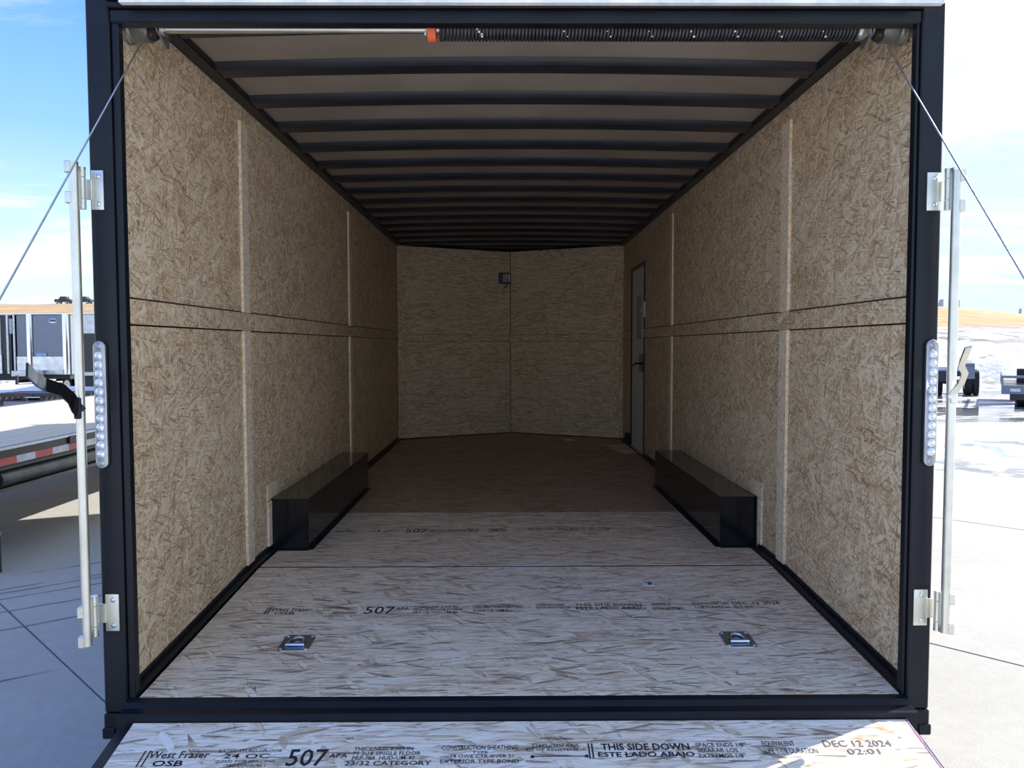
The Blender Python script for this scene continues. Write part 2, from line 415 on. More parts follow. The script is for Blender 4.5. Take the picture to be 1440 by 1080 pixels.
# hillside beyond the yard
def lerp(a, b, t): t = max(0, min(1, t)); return a+(b-a)*t
def sst(t): t = max(0, min(1, t)); return t*t*(3-2*t)
from mathutils import noise as mn
def hz(x, d):
    k = x/d
    crest = 12.8 if k < .2 else lerp(12.8, 11.6, (k-.2)/.38) if k < .58 else lerp(11.6, 9.6, (k-.58)/.09)
    if d < 34.5: h = -.3+1.85*sst((d-28.5)/6.5)
    elif d < 80: h = 1.55+(3.5-1.55)*(d-34.5)/45.5
    elif d < 205: h = 3.5+(crest-3.5)*((d-80)/125)**.85
    else: h = crest-(d-205)*.05
    if 29 < d < 80: h += .35*mn.fractal(Vector((x*.35, d*.35, 2)), 1., 2.1, 4)*min(1, (d-29)/3)
    elif d >= 80: h += .25*mn.fractal(Vector((x*.06, d*.06, 9)), 1., 2.1, 3)
    return h
b = B(); rows = [27, 28.5, 29, 29.6, 30.2, 30.8, 31.4, 32, 32.6, 33.2, 33.8, 34.4, 35, 36, 37, 38, 39.5, 41, 43, 45, 48, 51, 55, 60, 66, 73, 80, 90, 102, 116, 132, 150, 165, 180, 195, 205, 215, 240, 300]
ks = [-1.1+2.2*i/240 for i in range(241)]; gr = []
for d in rows: gr.append([b.bm.verts.new((k*d, d-2.377, hz(k*d, d))) for k in ks])
for r0, r1 in zip(gr, gr[1:]):
    for i in range(240): b.bm.faces.new((r0[i], r0[i+1], r1[i+1], r1[i]))
struct(b.obj('hillside', 'hillside'), 'snowy bank and tan grass hillside on the horizon')

# ------------------------------------------------------------------ trailer shell: floor
floor = B().poly([(0, .0, .40), (0, YT, .44), (0, YC, .44), (0, YC, ZF-.02), (0, YT, ZF-.02), (0, 0, ZT-.02)], (2.44, 0, 0))
for v in floor.bm.verts: v.co.x -= 1.215
floor = floor.obj('floor', 'black_paint', None, False); struct(floor, 'strand board trailer floor')
XF0, XF1 = -1.19, 1.206
simple('seam_dark', (.05, .04, .075), .8)
gap = .004
ys = [0.012, YT, 2.384, 3.62, 4.86, YC]
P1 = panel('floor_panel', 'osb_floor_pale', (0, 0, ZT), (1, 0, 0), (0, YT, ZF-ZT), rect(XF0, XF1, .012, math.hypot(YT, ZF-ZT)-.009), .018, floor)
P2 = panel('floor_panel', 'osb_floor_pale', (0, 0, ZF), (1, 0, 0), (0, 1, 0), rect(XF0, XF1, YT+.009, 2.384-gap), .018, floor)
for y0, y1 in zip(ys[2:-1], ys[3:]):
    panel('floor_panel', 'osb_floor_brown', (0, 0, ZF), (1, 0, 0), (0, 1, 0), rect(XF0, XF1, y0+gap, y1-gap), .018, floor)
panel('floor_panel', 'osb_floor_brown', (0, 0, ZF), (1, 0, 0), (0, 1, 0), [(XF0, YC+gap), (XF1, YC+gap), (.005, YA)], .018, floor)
B().box(XF0, XF1, YT-.010, YT+.010, ZF-.006, ZF-.0012).obj('joint_strip', 'seam_dark', floor, False)
B().box(XF0, XF1, 2.384-.006, 2.384+.006, ZF-.006, ZF-.001).obj('joint_strip', 'seam_dark', floor, False)
pp = panel('floor_patch', 'osb_floor_pale', (0, 0, ZF+.005), (1, 0, 0), (0, 1, 0), [(.98, 5.62), (XF1, 5.62), (XF1, 4.98), (1.06, 4.98)], .005, floor); pp['label'] = 'pale loose board inside the side door'

# ------------------------------------------------------------------ walls
def wall(side):
    X = XL if side < 0 else XR
    nm = 'wall_left' if side < 0 else 'wall_right'
    ux = (0, 1, 0) if side < 0 else (0, -1, 0); org = (X, 0, 0)
    fx = 1 if side < 0 else -1
    b = B(); xo = X+side*.05; xi = X+side*.014
    lo, hi = min(xo, xi), max(xo, xi)
    if side < 0: b.box(lo, hi, .06, YC+.02, .42, ZC+.06)
    else:
        for y0, y1, z0, z1 in ((.06, 4.80, .42, ZC+.06), (4.80, 5.585, 2.40, ZC+.06), (5.585, YC+.02, .42, ZC+.06), (4.80, 5.585, .42, .575)): b.box(lo, hi, y0, y1, z0, z1)
    wl_ = b.obj(nm, 'black_paint', None, False)
    struct(wl_, 'strand board trailer side wall, %s' % ('left of the rear opening' if side < 0 else 'right of the opening, with the white side door'))
    def pn(name, mat, y0, y1, z0, z1, t=.012, lift=0., zb=None):
        o = (X+side*-lift, 0, 0)
        if side < 0: pts = [(y0, z0), (y1, zb if zb else z0), (y1, z1), (y0, z1)]; return panel(name, mat, o, (0, 1, 0), (0, 0, 1), pts, t, wl_)
        pts = [(-y1, zb if zb else z0), (-y0, z0), (-y0, z1), (-y1, z1)]; return panel(name, mat, o, (0, -1, 0), (0, 0, 1), pts, t, wl_)
    j = .0015
    cuts = [(.045, 1.18), (1.18, 3.56 if side < 0 else 3.63)]
    cuts.append((cuts[-1][1], YC-.002 if side < 0 else 4.80))
    for k, (a, c) in enumerate(cuts):
        if k == 0: pn('wall_panel', 'osb_wall', a+j, c-j, ZT+.02, 1.685, zb=ZF+.01)
        else: pn('wall_panel', 'osb_wall', a+j, c-j, ZF+.004, 1.685)
        pn('wall_panel', 'osb_wall', a+j, c-j, 1.775, ZC)
    if side > 0:
        pn('wall_panel', 'osb_wall', 5.59, YC-.002, ZF+.004, 1.685); pn('wall_panel', 'osb_wall', 5.59, YC-.002, 1.775, ZC)
        pn('wall_panel', 'osb_wall', 4.80+j, 5.585, 2.405, ZC)
    # battens: a strip covers each joint and stands a little proud
    hb = [(.045, YC-.02)] if side < 0 else [(.045, 4.78), (5.60, YC-.02)]
    for a, c in hb: pn('joint_batten', 'osb_wall', a, c, 1.690, 1.769, .012, .012)
    for (a, c) in (((1.137, 1.226), (3.50, 3.59)) if side < 0 else ((1.129, 1.228), (3.585, 3.675))):
        for z0, z1 in ((zfl(a)+.03, 1.6885), (1.7705, 2.625)):
            o = pn('joint_batten', 'osb_batten', a, c, z0, z1, .011, .011)
            e = B().box(*((X-.0005, X+.0125) if side < 0 else (X-.0125, X+.0005)), a-.0015, a-.0003, z0, z1).obj('sawn_edge', 'bare_edge', wl_, False)
    # short trims in front of the wheel box
    a = 1.455
    for y0, y1, z0, z1, l in ((1.45, 1.505, ZF+.03, .842, .010), (1.45, 1.62, .850, .93, .005)): pn('box_trim', 'osb_batten', y0, y1, z0, z1, l, l)
    return wl_
WL = wall(-1); WR = wall(1)
# base angles
for s, X, nm in ((-1, XL, 'baseboard_left'), (1, XR, 'baseboard_right')):
    b = B()
    def ang(y0, y1, b=b):
        pr = []
        for y in (y0, y1):
            zf = zfl(y); e = .030
            pr.append([Vector((X-s*.0008, y, zf+.0005)), Vector((X-s*e, y, zf+.0005)), Vector((X-s*e, y, zf+.006)), Vector((X-s*.006, y, zf+.012)), Vector((X-s*.006, y, zf+.032)), Vector((X-s*.0008, y, zf+.032))])
        b.loft(pr)
    ang(.02, YT); ang(YT, 1.50); ang(3.27, YC-.04) if s < 0 else (ang(3.28, 4.80), ang(5.60, YC-.04))
    struct(b.obj(nm, 'black_paint', None, False), 'black steel angle along the foot of the %s wall' % ('left' if s < 0 else 'right'))

# nose wall (V shaped, far end)
b = B().box(XL-.06, XL+.02, YC+.021, YC+.08, .42, 2.80).box(XR-.02, XR+.06, YC+.021, YC+.08, .42, 2.80)
for x0, x1 in ((XL, .008), (XR, .008)):
    sx = 1 if x0 > 0 else -1
    b.poly([(x0, YC+.016, .44), (.008, YA+.016, .44), (.008, YA+.05, .44), (x0, YC+.05, .44)], (0, 0, 2.32))
wb_ = b.obj('wall_back', 'black_paint', None, False); struct(wb_, 'shallow V shaped strand board nose wall at the far end')
for s, x0 in ((-1, XL), (1, XR)):
    A = Vector((x0, YC, 0)); Q = Vector((.008, YA, 0)); L = (Q-A).length
    if s < 0: org, u = A, (Q-A)
    else: org, u = Q, (A-Q)
    for z0, z1 in ((ZF+.012, 1.662), (1.743, ZC+.005)):
        panel('wall_panel', 'osb_nose', org, u, (0, 0, 1), rect(.004, L-.002, z0, z1), .012, wb_)
    un = Vector(u).normalized(); nz = un.cross(Vector((0, 0, 1)))
    e0, e1 = (.004, .10) if s < 0 else (L-.10, L-.004)
    panel('joint_batten', 'osb_wall', org+nz*.006, u, (0, 0, 1), rect(e0, e1, ZF+.012, ZC), .006, wb_)
    e0, e1 = (.102, L-.002) if s < 0 else (.002, L-.102)
    panel('joint_batten', 'osb_nose', org+nz*.003, u, (0, 0, 1), rect(e0, e1, 1.665, 1.740), .003, wb_)

# ------------------------------------------------------------------ ceiling
def crown(x): return .022*(1-((x-.008)/1.236)**2)
b = B(); NX = 16; xs = [XL+(XR-XL)*i/NX for i in range(NX+1)]
def half(x): return YC+(YA-YC)*(1-abs(x-.008)/1.236)
rb = [(x, .05, ZC+.028+crown(x)) for x in xs]; rf = [(x, half(x)+.03, ZC+.028+crown(x)) for x in xs]
lo = [[b.bm.verts.new((p[0], p[1], p[2]+dz)) for p in r] for r in (rb, rf) for dz in (0, .02)]
for i in range(NX):
    b.bm.faces.new((lo[0][i], lo[0][i+1], lo[2][i+1], lo[2][i])); b.bm.faces.new((lo[1][i], lo[1][i+1], lo[3][i+1], lo[3][i]))
    b.bm.faces.new((lo[0][i], lo[0][i+1], lo[1][i+1], lo[1][i])); b.bm.faces.new((lo[2][i], lo[2][i+1], lo[3][i+1], lo[3][i]))
b.bm.faces.new((lo[0][0], lo[2][0], lo[3][0], lo[1][0])); b.bm.faces.new((lo[0][-1], lo[2][-1], lo[3][-1], lo[1][-1]))
ceil = b.obj('ceiling', 'roof_skin'); struct(ceil, 'brown roof skin carried on black cross bows')
def bow(y0, xa, xb, parent):
    b = B(); rings = []
    for i in range(17):
        x = xa+(xb-xa)*i/16; zb = ZC+crown(x); zt = zb+.027
        rings.append([Vector((x, y0-.022, zt)), Vector((x, y0-.020, zt-.004)), Vector((x, y0-.004, zb+.002)), Vector((x, y0+.002, zb)), Vector((x, y0+.040, zb+.004)), Vector((x, y0+.048, zb+.004)), Vector((x, y0+.086, zb)), Vector((x, y0+.092, zb+.002)), Vector((x, y0+.104, zt))])
    b.loft(rings); return b
bm_ = bow(0, XL+.05, XR-.05, None).mesh('roof_bow'); bm_.materials.append(MATS['black_bow'])
for k in range(15):
    o = bpy.data.objects.new('roof_bow', bm_); o.location = (0, .333+.4065*k, 0); link(o, ceil)
o = bow(6.42, -.55, .57, None).obj('roof_bow', 'black_bow', ceil)
for s, X in ((-1, XL), (1, XR)):
    B().box(min(X, X-s*.055), max(X, X-s*.055), .06, YC, ZC+.0005, ZC+.032, .004).obj('top_rail', 'black_paint', ceil, False)

# ------------------------------------------------------------------ side door in the right wall
dr = B()
for y0, y1, z0, z1 in ((4.803, 4.835, ZF, 2.37), (5.548, 5.58, ZF, 2.37), (4.803, 5.58, 2.37, 2.398)): dr.box(XR-.006, XR+.045, y0, y1, z0, z1, .003)
door = dr.obj('door_1', 'black_paint', None, False); struct(door, 'white side entry door in the right wall near the nose')
leaf = B().box(XR+.004, XR+.034, 4.838, 5.545, ZF+.012, 2.366, .004).obj('door_leaf', 'door_white', door, False)
for z0, z1 in ((1.680, 1.885), (1.893, 2.100)):
    l = B().box(XR+.0015, XR+.0045, 5.02, 5.27, z0, z1).obj('notice_label', 'grey_label', leaf, False)
B().box(XR-.004, XR+.004, 4.86, 5.10, 1.48-.11, 1.48+.06, .003).obj('handle_plate', 'black_gloss', leaf, False)
B().tube([(XR-.004, 5.02, 1.445), (XR-.045, 5.02, 1.445), (XR-.052, 5.04, 1.444), (XR-.052, 5.16, 1.42)], .009, 8).obj('door_handle', 'black_gloss', leaf)
B().box(XR-.012, XR+.004, 4.79, 4.90, 1.88, 2.02, .003).box(XR-.022, XR-.010, 4.86, 4.98, 1.93, 1.955, .003).obj('door_hold_back', 'white_metal', door, False)
o = B().box(XR-.05, XR-.002, 5.60, 5.68, ZF+.006, ZF+.12, .004).obj('door_stop_block', 'black_paint', door, False)
B().box(XR-.012, XR+.03, 4.84, 5.545, ZF+.001, ZF+.010, .002).obj('door_sill', 'galvanised', door, False)

# ------------------------------------------------------------------ rear frame
fr = thing('rear_door_frame', 'black steel frame around the open rear of the trailer', 'door frame', (0, 0, .40))
for s in (-1, 1):
    x0, x1 = sorted((s*1.292, s*1.222))
    B().box(x0, x1, 0, .06, .475, 2.66, .004).obj('corner_post', 'black_paint', fr)
    a0, a1 = sorted((s*1.293, s*1.216))
    B().box(a0, a1, -.006, .06, .405, .474, .004).box(*sorted((s*1.297, s*1.255)), -.012, .05, .395, .43, .004).obj('post_foot', 'black_paint', fr)
    a0, a1 = sorted((s*1.2218, s*1.200 if s < 0 else s*1.212))
    B().box(a0, a1, .012, .044, .50, 2.60, .003).obj('inner_jamb', 'black_paint', fr)
B().box(-1.222, 1.222, .004, .05, 2.589, 2.628, .004).box(-1.222, 1.222, -.010, .05, 2.628, 2.646, .003).box(-1.222, 1.222, -.022, .05, 2.646, 2.70, .004).obj('header', 'black_paint', fr)
B().box(-1.17, 1.262, -.045, -.023, at(720, 3.5, Y=-.045).z, 2.69, .001).obj('header_trim', 'white_paint', fr)
# threshold: sloping lip then a square front edge
prof = [(.012, ZT), (-.012, ZT-.004), (-.03, .502), (-.062, .500), (-.068, .496), (-.068, .43), (.012, .43)]
B().poly([(-1.2215, y, z) for y, z in prof], (2.443, 0, 0)).obj('threshold', 'black_paint', fr, False)

# ------------------------------------------------------------------ ramp door, lowered to the ground
RY, RZ = -.072, .478
RA = math.atan2(-.448, -2.08)                    # slope toward the ground
rd = Vector((0, -2.08, -.448)).normalized(); rup = -rd   # 'up the ramp' runs to the hinge
RL = 2.10
ramp = thing('ramp_door', 'lowered rear ramp door faced with printed pale strand board', 'ramp', (0, -2.15, 0))
XQ = 1.168
org = Vector((0, RY, RZ))
RP = panel('ramp_panel', 'osb_ramp', org, (1, 0, 0), rup, rect(-XQ, XQ+.012, -RL, 0), .019, ramp)
RP.matrix_parent_inverse = Matrix.Translation(-Vector((0, -2.15, 0)))
def ramp_pt(x, s, dz=0): return org+Vector((x, 0, 0))+rd*s+Vector((0, -rd.z, rd.y)).normalized()*-dz
nrm = Vector((1, 0, 0)).cross(rup)
def rbox(x0, x1, s0, s1, n0, n1, name, mat):
    b = B(); b.loft([[org+Vector((x, 0, 0))+rd*s+nrm*n for x, n in ((x0, n0), (x1, n0), (x1, n1), (x0, n1))] for s in (s0, s1)])
    return b.obj(name, mat, ramp, False)
rbox(-XQ, XQ+.012, .02, RL, -.06, -.021, 'ramp_core', 'black_paint')
rbox(-XQ-.036, -XQ-.002, .03, RL, -.06, -.004, 'edge_rail', 'black_paint')
rbox(XQ+.0125, XQ+.0185, .0, RL, -.0185, .0005, 'painted_edge', 'purple_edge')
rbox(XQ+.021, XQ+.045, .03, RL, -.07, -.03, 'edge_rail', 'black_paint')
rbox(XQ+.0125, XQ+.0192, .055, .10, -.0180, .001, 'paint_mark', 'pink_mark')
B().tube([(-1.16, -.079, .452), (1.17, -.079, .452)], .010, 10).obj('hinge_rod', 'black_paint', ramp)
def rp(x, y):     # pixel -> point on the ramp board
    r = ray(x, y); t = (org-CAM).dot(nrm)/r.dot(nrm); return CAM+r*t
def ramp_text(s, x0, y0, x1, y1, mat='black_ink', lead=1., bold=.004, sh=0):
    p = rp(x0, y1); q = rp(x1, y1); h = (rp(x0, y0)-p).dot(rup)
    text(s, p, (1, 0, 0), rup, q.x-p.x, h, mat, RP, lead=lead, bold=bold)
for a in ((197, 1056, 199, 1079), (190, 1056, 192, 1079)): ramp_text('I', *a)
ramp_text('West Fraser', 207, 1057, 292, 1067, bold=.008)
ramp_text('OSB', 212, 1070, 255, 1078, bold=.02)
ramp_text('RATED STURD-I-FLOOR', 307, 1054.5, 396, 1058.5)
ramp_text('24 OC', 313, 1060.5, 378, 1067, bold=.008)
ramp_text('SIZED FOR SPACING', 303, 1069.5, 386, 1073)
ramp_text('T&G EXPOSURE 1', 316, 1075, 372, 1079)
ramp_text('507', 400, 1054, 456, 1078, bold=.01)
ramp_text('APA', 462, 1060, 488, 1066, bold=.008)
ramp_text('THICKNESS 0.703 IN\nPS 2-18 SINGLE FLOOR\nPRP-108  HUD-UM-40', 494, 1051, 590, 1069, lead=.9)
ramp_text('23/32 CATEGORY', 484, 1070.5, 606, 1077)
ramp_text('CONSTRUCTION SHEATHING', 621, 1048.5, 728, 1055)
ramp_text('TYPE', 664, 1056.5, 686, 1060)
ramp_text('18 OWE CTR OVER 21', 634, 1061.5, 722, 1066)
ramp_text('EXTERIOR TYPE BOND', 619, 1068.5, 730, 1074)
ramp_text('STRENGTH AXIS', 748, 1047, 814, 1051.5)
ramp_text('EJE DE RESISTENCIA', 740, 1053, 825, 1057.5)
ramp_text('THIS SIDE DOWN', 846, 1046, 971, 1055.5, bold=.02)
ramp_text('ESTE LADO ABAJO', 842, 1058, 979, 1067, bold=.02)
ramp_text('II', 829, 1046, 836, 1067)
ramp_text('SPACE ENDS 1/8"\nSEPARAR LOS\nEXTREMOS 1/8"', 984, 1045, 1056, 1066, lead=.95)
ramp_text('EQUIVALENT\nLIFE 1-1/8 DURATION', 1078, 1042.5, 1152, 1060)
ramp_text('DEC 12 2024', 1160, 1041.5, 1256, 1050.5, 'faded_ink', bold=.01)
ramp_text('02:01', 1194, 1053, 1240, 1061, 'faded_ink', bold=.01)
a, q = rp(746, 1064.5), rp(822, 1063.5)
text('I', a, rup, (-1, 0, 0), .003, -(q.x-a.x), 'black_ink', RP)
for c in (a, q): text('o', c+rd*.006, (1, 0, 0), rup, .012, .012, 'black_ink', RP, bold=.1)

# lettering and tag on the floor sheets
n1 = Vector((0, -(ZF-ZT), YT)).normalized(); u1 = Vector((0, YT, ZF-ZT)).normalized()
def fp(x, y, sheet=1):
    o_, nn = (Vector((0, 0, ZT)), n1) if sheet == 1 else (Vector((0, 0, ZF)), Vector((0, 0, 1)))
    r = ray(x, y); return CAM+r*((o_-CAM).dot(nn)/r.dot(nn))
def floor_text(s, x0, y0, x1, y1, sheet=1, mat='black_ink', bold=.004, lead=1.):
    uy = u1 if sheet == 1 else Vector((0, 1, 0)); p = fp(x0, y1, sheet); q = fp(x1, y1, sheet)
    text(s, p, (1, 0, 0), uy, q.x-p.x, (fp(x0, y0, sheet)-p).dot(uy), mat, P1 if sheet == 1 else P2, bold=bold, lead=lead)
for a in (('I', 370, 855, 372, 864), ('I', 374, 855, 376, 864), ('West Fraser', 380, 855.5, 437, 860), ('OSB', 384, 861, 413, 864.5), ('RATED STURD-I-FLOOR\n24 OC', 452, 854, 500, 859.5),
          ('SIZED FOR SPACING', 466, 860.5, 500, 864), ('507', 511, 853.5, 553, 863.5), ('APA', 556, 854.5, 575, 858), ('THICKNESS 0.703 IN\nPS 2-18 SINGLE FLOOR\nPRP-108 HUD-UM-40', 580, 852.5, 650, 863),
          ('CONSTRUCTION SHEATHING\n18 OWE CTR OVER 21', 664, 852, 735, 861), ('STRENGTH AXIS\nEJE DE RESISTENCIA', 754, 849.5, 803, 857), ('THIS SIDE DOWN\nESTE LADO ABAJO', 810, 849, 910, 858.5),
          ('SPACE ENDS 1/8"\nSEPARAR LOS EXTREMOS', 919, 848, 963, 858), ('EQUIVALENT LIFE\n1-1/8 DURATION', 978, 847, 1030, 856), ('DEC 12 2024\n02:01', 1034, 846.5, 1103, 856)):
    floor_text(*a)
for a in (('West Fraser', 468, 745.5, 500, 749.5), ('24 OC', 522, 745, 556, 748), ('507', 569, 744, 600, 749.5), ('APA  PS 2-18  SINGLE FLOOR  PRP-108', 603, 744.5, 672, 749), ('CONSTRUCTION', 686, 743.5, 712, 748.5), ('THIS SIDE DOWN', 742, 742.5, 780, 746), ('SPACE ENDS 1/8"  DEC 12 2024', 784, 741.5, 858, 746)):
    floor_text(*a, sheet=2)
p = fp(905, 824); q = fp(921, 824)
tg = panel('paper_tag', 'paper_white', p+n1*.0016, (1, 0, 0), u1, rect(0, q.x-p.x, 0, .055), .001, None); tag(tg, 'small white printed tag stuck on the pale floor', 'tag')
text('7', tg.matrix_basis @ Vector((-.018, -.018, 0)), (1, 0, 0), u1, .010, .036, 'black_ink', tg)
text('IIII\nIIII\nIIII', tg.matrix_basis @ Vector((-.004, -.018, 0)), (1, 0, 0), u1, .020, .034, 'black_ink', tg, bold=.06)

# ------------------------------------------------------------------ floor tie-down rings
def dring(px0, px1, label):
    a = fp((px0[0]+px1[0])/2, (px0[1]+px1[1])/2)
    t = thing('tie_down_ring', label, 'tie-down ring', a, 'floor tie-down rings')
    Mx = Matrix((Vector((1, 0, 0)), u1, n1)).transposed()
    def L(x, y, z): return a+Mx @ Vector((x, y, z))
    def P(b, nm, mat, sm_=True):
        for v in b.bm.verts: v.co = L(*v.co)
        return b.obj(nm, mat, t, sm_)
    W_, H_ = .056, .066
    b = B()   # frame plate with a sunk pan
    outer = [(-W_, -H_+.015), (-W_+.015, -H_), (W_-.015, -H_), (W_, -H_+.015), (W_, H_-.015), (W_-.015, H_), (-W_+.015, H_), (-W_, H_-.015)]
    inn = [(x*.66, y*.60) for x, y in outer]; pan = [(x*.52, y*.46) for x, y in outer]
    b.loft([[Vector((x, y, .0005)) for x, y in outer], [Vector((x*.985, y*.985, .004)) for x, y in outer], [Vector((x, y, .004)) for x, y in inn], [Vector((x, y, .0012)) for x, y in pan]])
    P(b, 'pan_plate', 'dark_zinc')
    pts = [(.026*math.cos(q), .004+.030*math.sin(q), .006+.004*math.sin(q)) for q in [PI*k/14 for k in range(15)]]
    pts = [(.026, -.022, .006)]+pts+[(-.026, -.022, .006)]
    P(B().tube(pts, .0055, 8), 'ring', 'zinc_bolt')
    P(B().tube([(-.034, -.024, .007), (.034, -.024, .007)], .006, 8), 'hinge_bar', 'zinc_bolt')
    for sx in (-1, 1):
        for sy in (-1, 1): P(B().dome((sx*.044, sy*.052, .004), .008, (0, 0, 1), .5, 8, 2), 'bolt', 'zinc_bolt')
dring((393, 894), (442, 916), 'recessed steel tie-down ring in the floor nearer the left wall')
dring((1013, 889), (1062, 911), 'recessed steel tie-down ring in the floor nearer the right wall')

# ------------------------------------------------------------------ wheel boxes
for s, X, y0, y1, lab in ((-1, XL, 1.51, 3.20, 'long black steel wheel box along the left wall'), (1, XR, 1.535, 3.27, 'long black steel wheel box along the right wall')):
    t = thing('wheel_box', lab, 'wheel box', (X-s*.1, (y0+y1)/2, ZF), 'wheel boxes inside the trailer')
    xi = X-s*.19; x0, x1 = sorted((X-s*.002, xi)); zt = .846
    B().box(x0, x1, y0, y0+.003, ZF+.002, zt-.001).obj('end_panel', 'black_gloss', t, False)
    B().box(x0, x1, y1-.003, y1, ZF+.002, zt-.001).obj('end_panel', 'black_gloss', t, False)
    B().box(*sorted((xi, xi+s*.003)), y0, y1, ZF+.002, zt, .001).obj('side_panel', 'black_gloss', t, False)
    B().box(*sorted((xi+s*-.0015, X-s*.002)), y0-.002, y1+.002, zt-.001, zt+.0025, .001).obj('top_panel', 'black_gloss', t, False)
    B().box(*sorted((xi, xi-s*.022)), y0, y1, ZF+.0005, ZF+.004).box(x0, x1, y0-.02, y0, ZF+.0005, ZF+.004).obj('base_flange', 'black_paint', t, False)
    B().dome((xi+s*.05 if s < 0 else xi+.12, y0, .80), .005, (0, -1, 0), .5, 8, 2).obj('rivet', 'black_gloss', t)

# ------------------------------------------------------------------ spring assembly over the opening
SY, SZ = .125, 2.618
sp_ = thing('ramp_spring_assembly', 'torsion spring, shaft and cable drums across the top of the opening', 'spring', (0, SY, SZ-.05))
B().tube([(-1.20, SY, SZ), (1.20, SY, SZ)], .0142, 16).obj('shaft', 'steel_pipe', sp_)
x0, x1 = -.245, 1.075; turns = 118; b = B(); pts = []
for i in range(turns*14+1):
    q = i/14*2*PI; pts.append((x0+(x1-x0)*i/(turns*14), SY+.0325*math.sin(q), SZ+.0325*math.cos(q)))
coil = B().tube(pts, .0054, 5).obj('coil_spring', 'spring_steel', sp_)
# helical paint marks stencilled along the spring
def pmark(xc, n, jit=0, w=.006):
    for i in range(n):
        q = -1.15+2.1*i/(n-1); x = xc+.030*(i/(n-1)-.5)*2
        c = Vector((x+random.uniform(-jit, jit), SY-.0381*math.cos(q), SZ-.0381*math.sin(q)))
        tn = Vector((0, math.sin(q), -math.cos(q))); nn = Vector((0, -math.cos(q), -math.sin(q)))
        ww = w*random.uniform(.5, 1.1); b_ = B()
        b_.loft([[c+Vector((dx*ww/2, 0, 0))+tn*dy*ww*.5+nn*h for dx, dy in ((-1, -1), (1, -1), (1, 1), (-1, 1))] for h in (-.001, .0006)])
        b_.obj('paint_mark', 'white_paint', coil, False)
for px in (785, 846, 905, 964, 1026, 1088, 1150): pmark(at(px, 48, Y=SY-.035).x, 6)
pmark(at(666, 46, Y=SY-.035).x, 12, .004, .008)
cx0 = at(606, 45, Y=SY-.04).x
B().tube([(cx0-.014, SY, SZ), (cx0-.012, SY, SZ), (cx0+.012, SY, SZ), (cx0+.014, SY, SZ)], [.033, .040, .040, .034], 18).obj('winding_cone', 'orange_paint', sp_)
B().dome((cx0-.002, SY-.0395, SZ-.004), .004, (0, -1, 0), .6, 8, 2).obj('set_screw', 'red_plastic', sp_)
B().dome((cx0-.018, SY-.022, SZ-.022), .007, (-1, -.4, 0), .8, 8, 3).obj('set_screw', 'white_paint', sp_)
B().tube([(1.07, SY, SZ), (1.085, SY, SZ), (1.10, SY, SZ), (1.112, SY, SZ)], [.030, .036, .032, .024], 18).obj('stationary_cone', 'galvanised', sp_)
for s in (-1, 1):
    xb = s*1.118
    B().poly([(xb-.004, SY-.035, SZ+.03), (xb-.004, SY+.05, SZ+.03), (xb-.004, SY+.05, SZ-.045), (xb-.004, SY+.03, SZ-.05), (xb-.004, SY-.025, SZ-.02)], (.006, 0, 0)).obj('bearing_bracket', 'dark_zinc', sp_, False)
    B().tube([(xb-.012, SY, SZ), (xb+.012, SY, SZ)], .024, 14).obj('bearing', 'galvanised', sp_)
    # grooved drum
    xa, xe = s*1.150, s*1.226; pr = [(0, .036), (.02, .041)]
    for k in range(11): f_ = .04+.68*k/11; pr += [(f_, .0375), (f_+.018, .0375), (f_+.026, .0430), (f_+.05, .0430)]
    pr += [(.76, .041), (.80, .047), (.86, .047), (.88, .043), (.94, .043), (.96, .049), (1., .049)]
    d = B().tube([(xa+(xe-xa)*f_, SY, SZ) for f_, _ in pr], [r for _, r in pr], 22).obj('cable_drum', 'galvanised', sp_, False)
    B().tube([(s*1.128, SY-.01, SZ-.020), (s*1.134, SY-.01, SZ-.020), (s*1.150, SY-.006, SZ-.012)], [.018, .023, .026], 16).obj('drum_hub', 'black_rubber', sp_)
    B().tube([(s*1.137, SY-.028, SZ-.030), (s*1.137, SY-.034, SZ-.031)], .0048, 12).obj('hub_cap', 'red_plastic', sp_)
    B().dome((s*1.146, SY-.032, SZ+.004), .004, (0, -1, 0), .8, 8, 2).obj('set_screw', 'zinc_bolt', sp_)

# ------------------------------------------------------------------ lift cables
for s, pa, pb, lab in ((-1, (200, 58), (0, 420), 'thin steel lift cable from left drum down past the left post'), (1, (1248, 65), (1440, 390), 'thin steel lift cable from right drum down past the right post')):
    A = at(*pa, Y=SY-.02); nn = ray(*pa).cross(ray(*pb))
    yb = -1.90; zb = RZ+(-yb+RY)*rd.z/-rd.y+.03
    xb = CAM.x-(nn.y*(yb-CAM.y)+nn.z*(zb-CAM.z))/nn.x
    t = thing('lift_cable', lab, 'cable', (xb, yb, zb-.04), 'ramp lift cables')
    B().tube([A, A.lerp(Vector((xb, yb, zb)), .5), (xb, yb, zb)], .0024, 8).obj('cable', 'galvanised', t)
    B().box(xb-.012, xb+.012, yb-.03, yb+.03, zb-.05, zb+.012, .003).obj('anchor', 'zinc', t)

